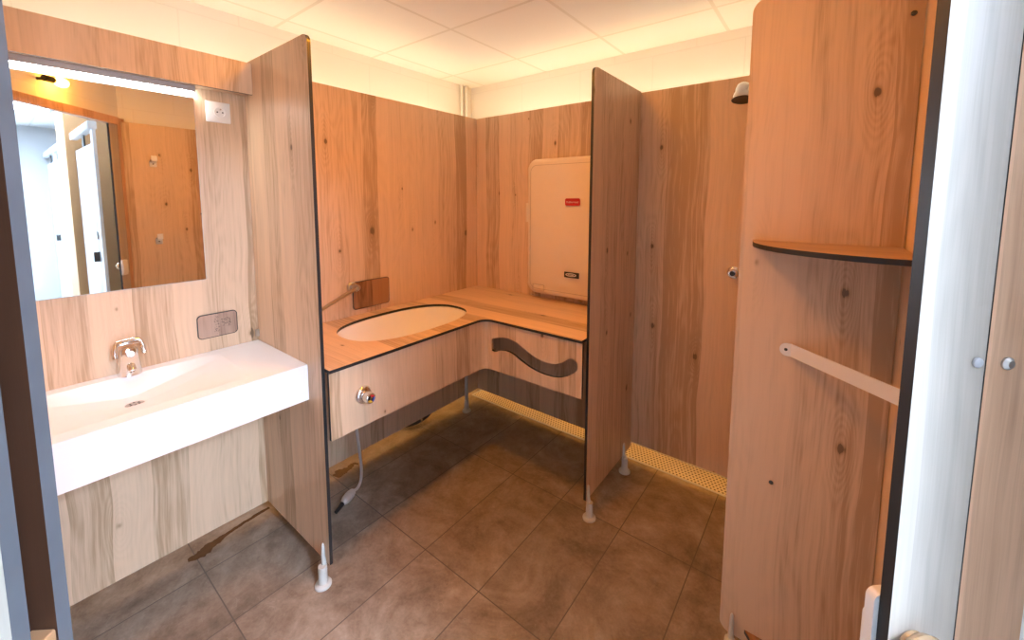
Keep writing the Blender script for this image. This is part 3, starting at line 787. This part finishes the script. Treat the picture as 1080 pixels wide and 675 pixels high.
kn = empty('round_knob', P(.035, -.01, 1.0), 'round tan polished knob low on the whitewashed right doorway post', 'knob')
lathe('knob_head', [(0, 0), (.015, 0), (.014, .004), (.020, .007), (.0245, .014), (.0235, .022), (.016, .029), (.008, .031), (0, .0315)], 'brass', (P(.0165, -.0008, 1.022), -N), kn, n=30)
for nm, pos, r, lab in (('panel_screw', P(.059, -.0006, 1.351), .0055, 'pale round screw cap on the whitewashed right doorway post'),):
    o = lathe(nm, [(0, 0), (r, 0), (r, .002), (r * .6, .0035), (0, .0035)], 'alu', (pos, -N)); tag(o, lab, 'screw')
o = lathe('panel_screw', [(0, 0), (.007, 0), (.007, .002), (.004, .0045), (0, .0045)], 'steel', (P(.0945, -.0004, 1.349), -N)); tag(o, 'dark metal screw on the taupe panel right of the whitewashed post', 'screw')

sb = empty('door_stop_block', P(-.896, -.02, 1.03), 'tan wooden stop block on the outer side of the left doorway post', 'door stop')
dboxr('block', -.910, -.8875, -.0390, -.001, 1.02, 1.105, 'ply', sb, .002)

# pipes in the corner
pp_ = empty('corner_pipe', (-.37, .20, 2.1), 'thin cream pipes rising to the ceiling in the back left corner', 'pipe')
tube('pipe', [(-.378, .235, 1.9), (-.378, .235, H - .002)], .011, 'paint', pp_)
tube('pipe', [(-.378, .29, 1.9), (-.378, .29, H - .002)], .016, 'paint', pp_)

# wall lamp above the doorway
lm = empty('wall_lamp', P(-.46, .05, 2.24), 'warm glowing bulb in a dark holder over the doorway, seen in the mirror', 'lamp')
c0 = P(-.56, .055, 2.235)
tube('holder', [P(-.545, .055, 2.235), P(-.485, .055, 2.237)], .019, 'dark_metal', lm, 18)
tube('bracket', [P(-.52, .0008, 2.235), P(-.52, .05, 2.235)], .010, 'dark_metal', lm, 12)
lathe('bulb', [(.012, 0), (.016, .01), (.026, .035), (.029, .055), (.024, .078), (.012, .092), (0, .096)], 'bulb', (P(-.484, .055, 2.237), D), lm, n=20)
for ch in lm.children:
    pass

# ------------------------------------------------------------------ wet marks on the floor
def puddle(pts, widths, label):
    S = spline([(a, b, 0) for a, b in pts], 6); rnd = random.Random(len(pts)); L, R_ = [], []
    ws = [widths[min(len(widths) - 1, int(i / (len(S) - 1) * (len(widths) - 1)))] * (1 - (i / (len(S) - 1) * (len(widths) - 1)) % 1) + widths[min(len(widths) - 1, int(i / (len(S) - 1) * (len(widths) - 1)) + 1)] * ((i / (len(S) - 1) * (len(widths) - 1)) % 1) for i in range(len(S))]
    bm = bmesh.new()
    for i, p in enumerate(S):
        d = (S[min(i + 1, len(S) - 1)] - S[max(i - 1, 0)]).normalized(); nn = Vector((-d.y, d.x, 0))
        L.append(p + nn * ws[i] * rnd.uniform(.75, 1.25)); R_.append(p - nn * ws[i] * rnd.uniform(.75, 1.25))
    lv_ = [bm.verts.new((p.x, p.y, .0009)) for p in L]; rv = [bm.verts.new((p.x, p.y, .0009)) for p in R_]
    for i in range(len(S) - 1): bm.faces.new([lv_[i], rv[i], rv[i + 1], lv_[i + 1]])
    me = finish(bm); o = link('water_puddle', me, None, ('wet',)); tag(o, label, 'puddle', kind='stuff'); return o
puddle([(-.012, -1.80), (-.010, -1.755), (-.030, -1.70), (-.045, -1.64), (-.055, -1.58), (-.062, -1.52), (-.066, -1.46)], [.012, .028, .022, .010, .009, .010, .008], 'dark brown wet streak on the tiles at the foot of the sink wall')
puddle([(-.020, -1.14), (-.030, -1.10), (-.028, -1.06), (-.045, -1.02), (-.02, -1.00)], [.02, .035, .018, .012, .006], 'dark wet blot on the tiles under the bath counter')

# ------------------------------------------------------------------ corridor seen in the mirror
yc = -1.66
def cubicle(x0, x1, label, rail_x0, rail_x1, doors):
    e = empty('toilet_cubicle', ((x0 + x1) / 2, yc, 0), label, 'cubicle')
    boxo('top_rail', (rail_x0, yc - .03, 2.05), (rail_x1, yc + .02, 2.11), 'white_door', e, .006)
    for (a, b) in doors:
        dr = boxo('cubicle_door', (a, yc - .008, .15), (b, yc + .008, 1.95), 'white_door', e, .002)
        h = boxo('door_handle', (a + .05, yc - .045, 1.02), (a + .075, yc - .0085, 1.10), 'dark_metal', dr, .003)
        h2 = boxo('lock_plate', (a + .045, yc - .018, 1.20), (a + .075, yc - .0085, 1.26), 'steel', dr, .003)
        boxo('hanger', ((a + b) / 2 - .04, yc - .006, 1.951), ((a + b) / 2 + .04, yc + .006, 2.049), 'dark_metal', e)
    for xx_ in sorted({d[0] for d in doors}):
        boxo('pilaster', (xx_ - .10, yc - .01, .02), (xx_ - .012, yc + .01, 2.049), 'white_door', e, .002)
    return e
cubicle(2.45, 3.45, 'nearer white toilet cubicle door with top rail, seen in the mirror', 2.42, 3.44, [(2.52, 3.36)])
cubicle(4.05, 6.1, 'farther white toilet cubicle doors with top rail, seen in the mirror', 4.05, 6.15, [(4.18, 4.95), (5.16, 5.95)])
struct(boxo('wall_corridor_pier', (3.46, yc - .06, 0), (4.03, yc + .35, H), 'pier_warm'))
struct(boxo('wall_corridor_lintel', (2.36, -1.35, 0), (6.2, -1.25, H), 'cor_wall'))
bd = empty('door_3', (6.19, -2.3, 0), '', ''); bd['kind'] = 'structure'
slab('door_surround', [rrect(-2.849, .002, -1.991, 2.189), rrect(-2.77, .15, -2.07, 2.10)[::-1]], .05, ((6.17, 0, 0), Y, Z, (1, 0, 0)), ('blue_door', 'blue_door'), bd)
boxo('door_glass', (6.190, -2.7695, .151), (6.196, -2.0705, 2.0995), 'glass', bd)
boxo('push_bar', (6.13, -2.80, 1.00), (6.169, -2.04, 1.04), 'alu', bd, .004)
# unseen corridor panel, added as cool light for the sink wall, and daylight at the window
for lx, ly in ((3.95, -2.0),):
    e = empty('added_corridor_light', (lx, ly, H - .02), 'unseen long light panel added in the corridor ceiling outside the doorway', 'added light')
    boxo('frame', (lx - .6, ly - .3, H - .022), (lx + .6, ly + .3, H - .001), 'alu', e, .003)
    boxo('diffuser', (lx - .575, ly - .275, H - .026), (lx + .575, ly + .275, H - .0225), 'cor_fill', e)
dome = empty('unseen_ceiling_lamp', (1.0, -1.25, H), 'unseen round warm lamp added in the middle of the washroom ceiling', 'lamp')  # unseen lamp, assumed for the warm light in the room
lathe('lamp_base', [(0, -.034), (.128, -.034), (.132, -.050), (.15, -.050), (.15, 0), (0, 0)], 'plastic', ((1.0, -1.25, H - .0008), Z), dome)
lathe('lamp_shade', [(0, -.040), (.127, -.040), (.127, -.044), (.06, -.049), (0, -.050)], 'dome', ((1.0, -1.25, H - .0008), Z), dome)
for nm, p0, p1, lb in (('added_amber_lamp', (.15, .24, 1.0), (2.0, .24, 1.0), 'unseen amber tube lamp added low behind the back panelling'), ('added_amber_lamp', (-.24, -1.2, 1.0), (-.24, 0.1, 1.0), 'unseen amber tube lamp added low behind the left panelling'), ('added_tube_lamp', (.0, .20, 2.04), (2.0, .20, 2.04), 'added warm tube lamp hidden behind the back panelling'), ('added_tube_lamp', (-.22, -2.2, 2.04), (-.22, 0.1, 2.04), 'added warm tube lamp hidden behind the left panelling')):  # unseen tubes added for the glow by the grate and the ceiling wash
    e = empty(nm, p0, lb, 'lamp')
    tube('tube', [p0, p1], .014, 'duct' if nm == 'added_tube_lamp' else 'amber', e)
    a_, b_ = Vector(p0), Vector(p1); off_ = Vector((0, .37 - a_.y - .0005, 0)) if abs(b_.x - a_.x) > .5 else Vector((-.40 - a_.x + .0005, 0, 0))
    for f_ in (.12, .88):
        q_ = a_.lerp(b_, f_) - Vector((0, 0, .02)); tube('bracket', [q_, q_ + off_], .008, 'alu', e)
def area(name, loc, rot, sx, sy, col, power):
    l = bpy.data.lights.new(name, 'AREA'); l.shape = 'RECTANGLE'; l.size = sx; l.size_y = sy; l.color = col; l.energy = power
    o = bpy.data.objects.new(name, l); C.objects.link(o); o.location = loc; o.rotation_euler = rot; return o
area('window_daylight', (6.6, -2.42, 1.15), (radians(90), 0, radians(90)), .9, 2.1, (.68, .85, 1.0), 160)

# ------------------------------------------------------------------ world, camera, view
w = bpy.data.worlds.new('world'); bpy.context.scene.world = w; w.use_nodes = True
bg = w.node_tree.nodes['Background']; bg.inputs[0].default_value = (.65, .80, 1.0, 1); bg.inputs[1].default_value = 1.0

cam = bpy.data.cameras.new('camera'); co = bpy.data.objects.new('camera', cam); C.objects.link(co)
cam.sensor_width = 36; cam.sensor_fit = 'HORIZONTAL'; cam.lens = 431.739 / 1080 * 36
cam.shift_x = (540 - 539.825) / 1080; cam.shift_y = (251.707 - 337.5) / 1080
cam.clip_start = .01
yw, pt, rl = radians(37.746), radians(-5.488), radians(.102)
fwd = Vector((-sin(yw) * cos(pt), cos(yw) * cos(pt), sin(pt))); rt = Vector((cos(yw), sin(yw), 0)); up = rt.cross(fwd)
rt2 = rt * cos(rl) + up * sin(rl); up2 = -rt * sin(rl) + up * cos(rl)
co.matrix_world = Matrix(((rt2.x, up2.x, -fwd.x, 2.043), (rt2.y, up2.y, -fwd.y, -2.222), (rt2.z, up2.z, -fwd.z, 1.524), (0, 0, 0, 1)))
S = bpy.context.scene; S.camera = co
S.view_settings.view_transform = 'Standard'; S.view_settings.look = 'None'
S.view_settings.exposure = 0.0; S.view_settings.gamma = 1.0; S.view_settings.use_curve_mapping = False
try:
    S.cycles.max_bounces = 10; S.cycles.diffuse_bounces = 6
except Exception: pass
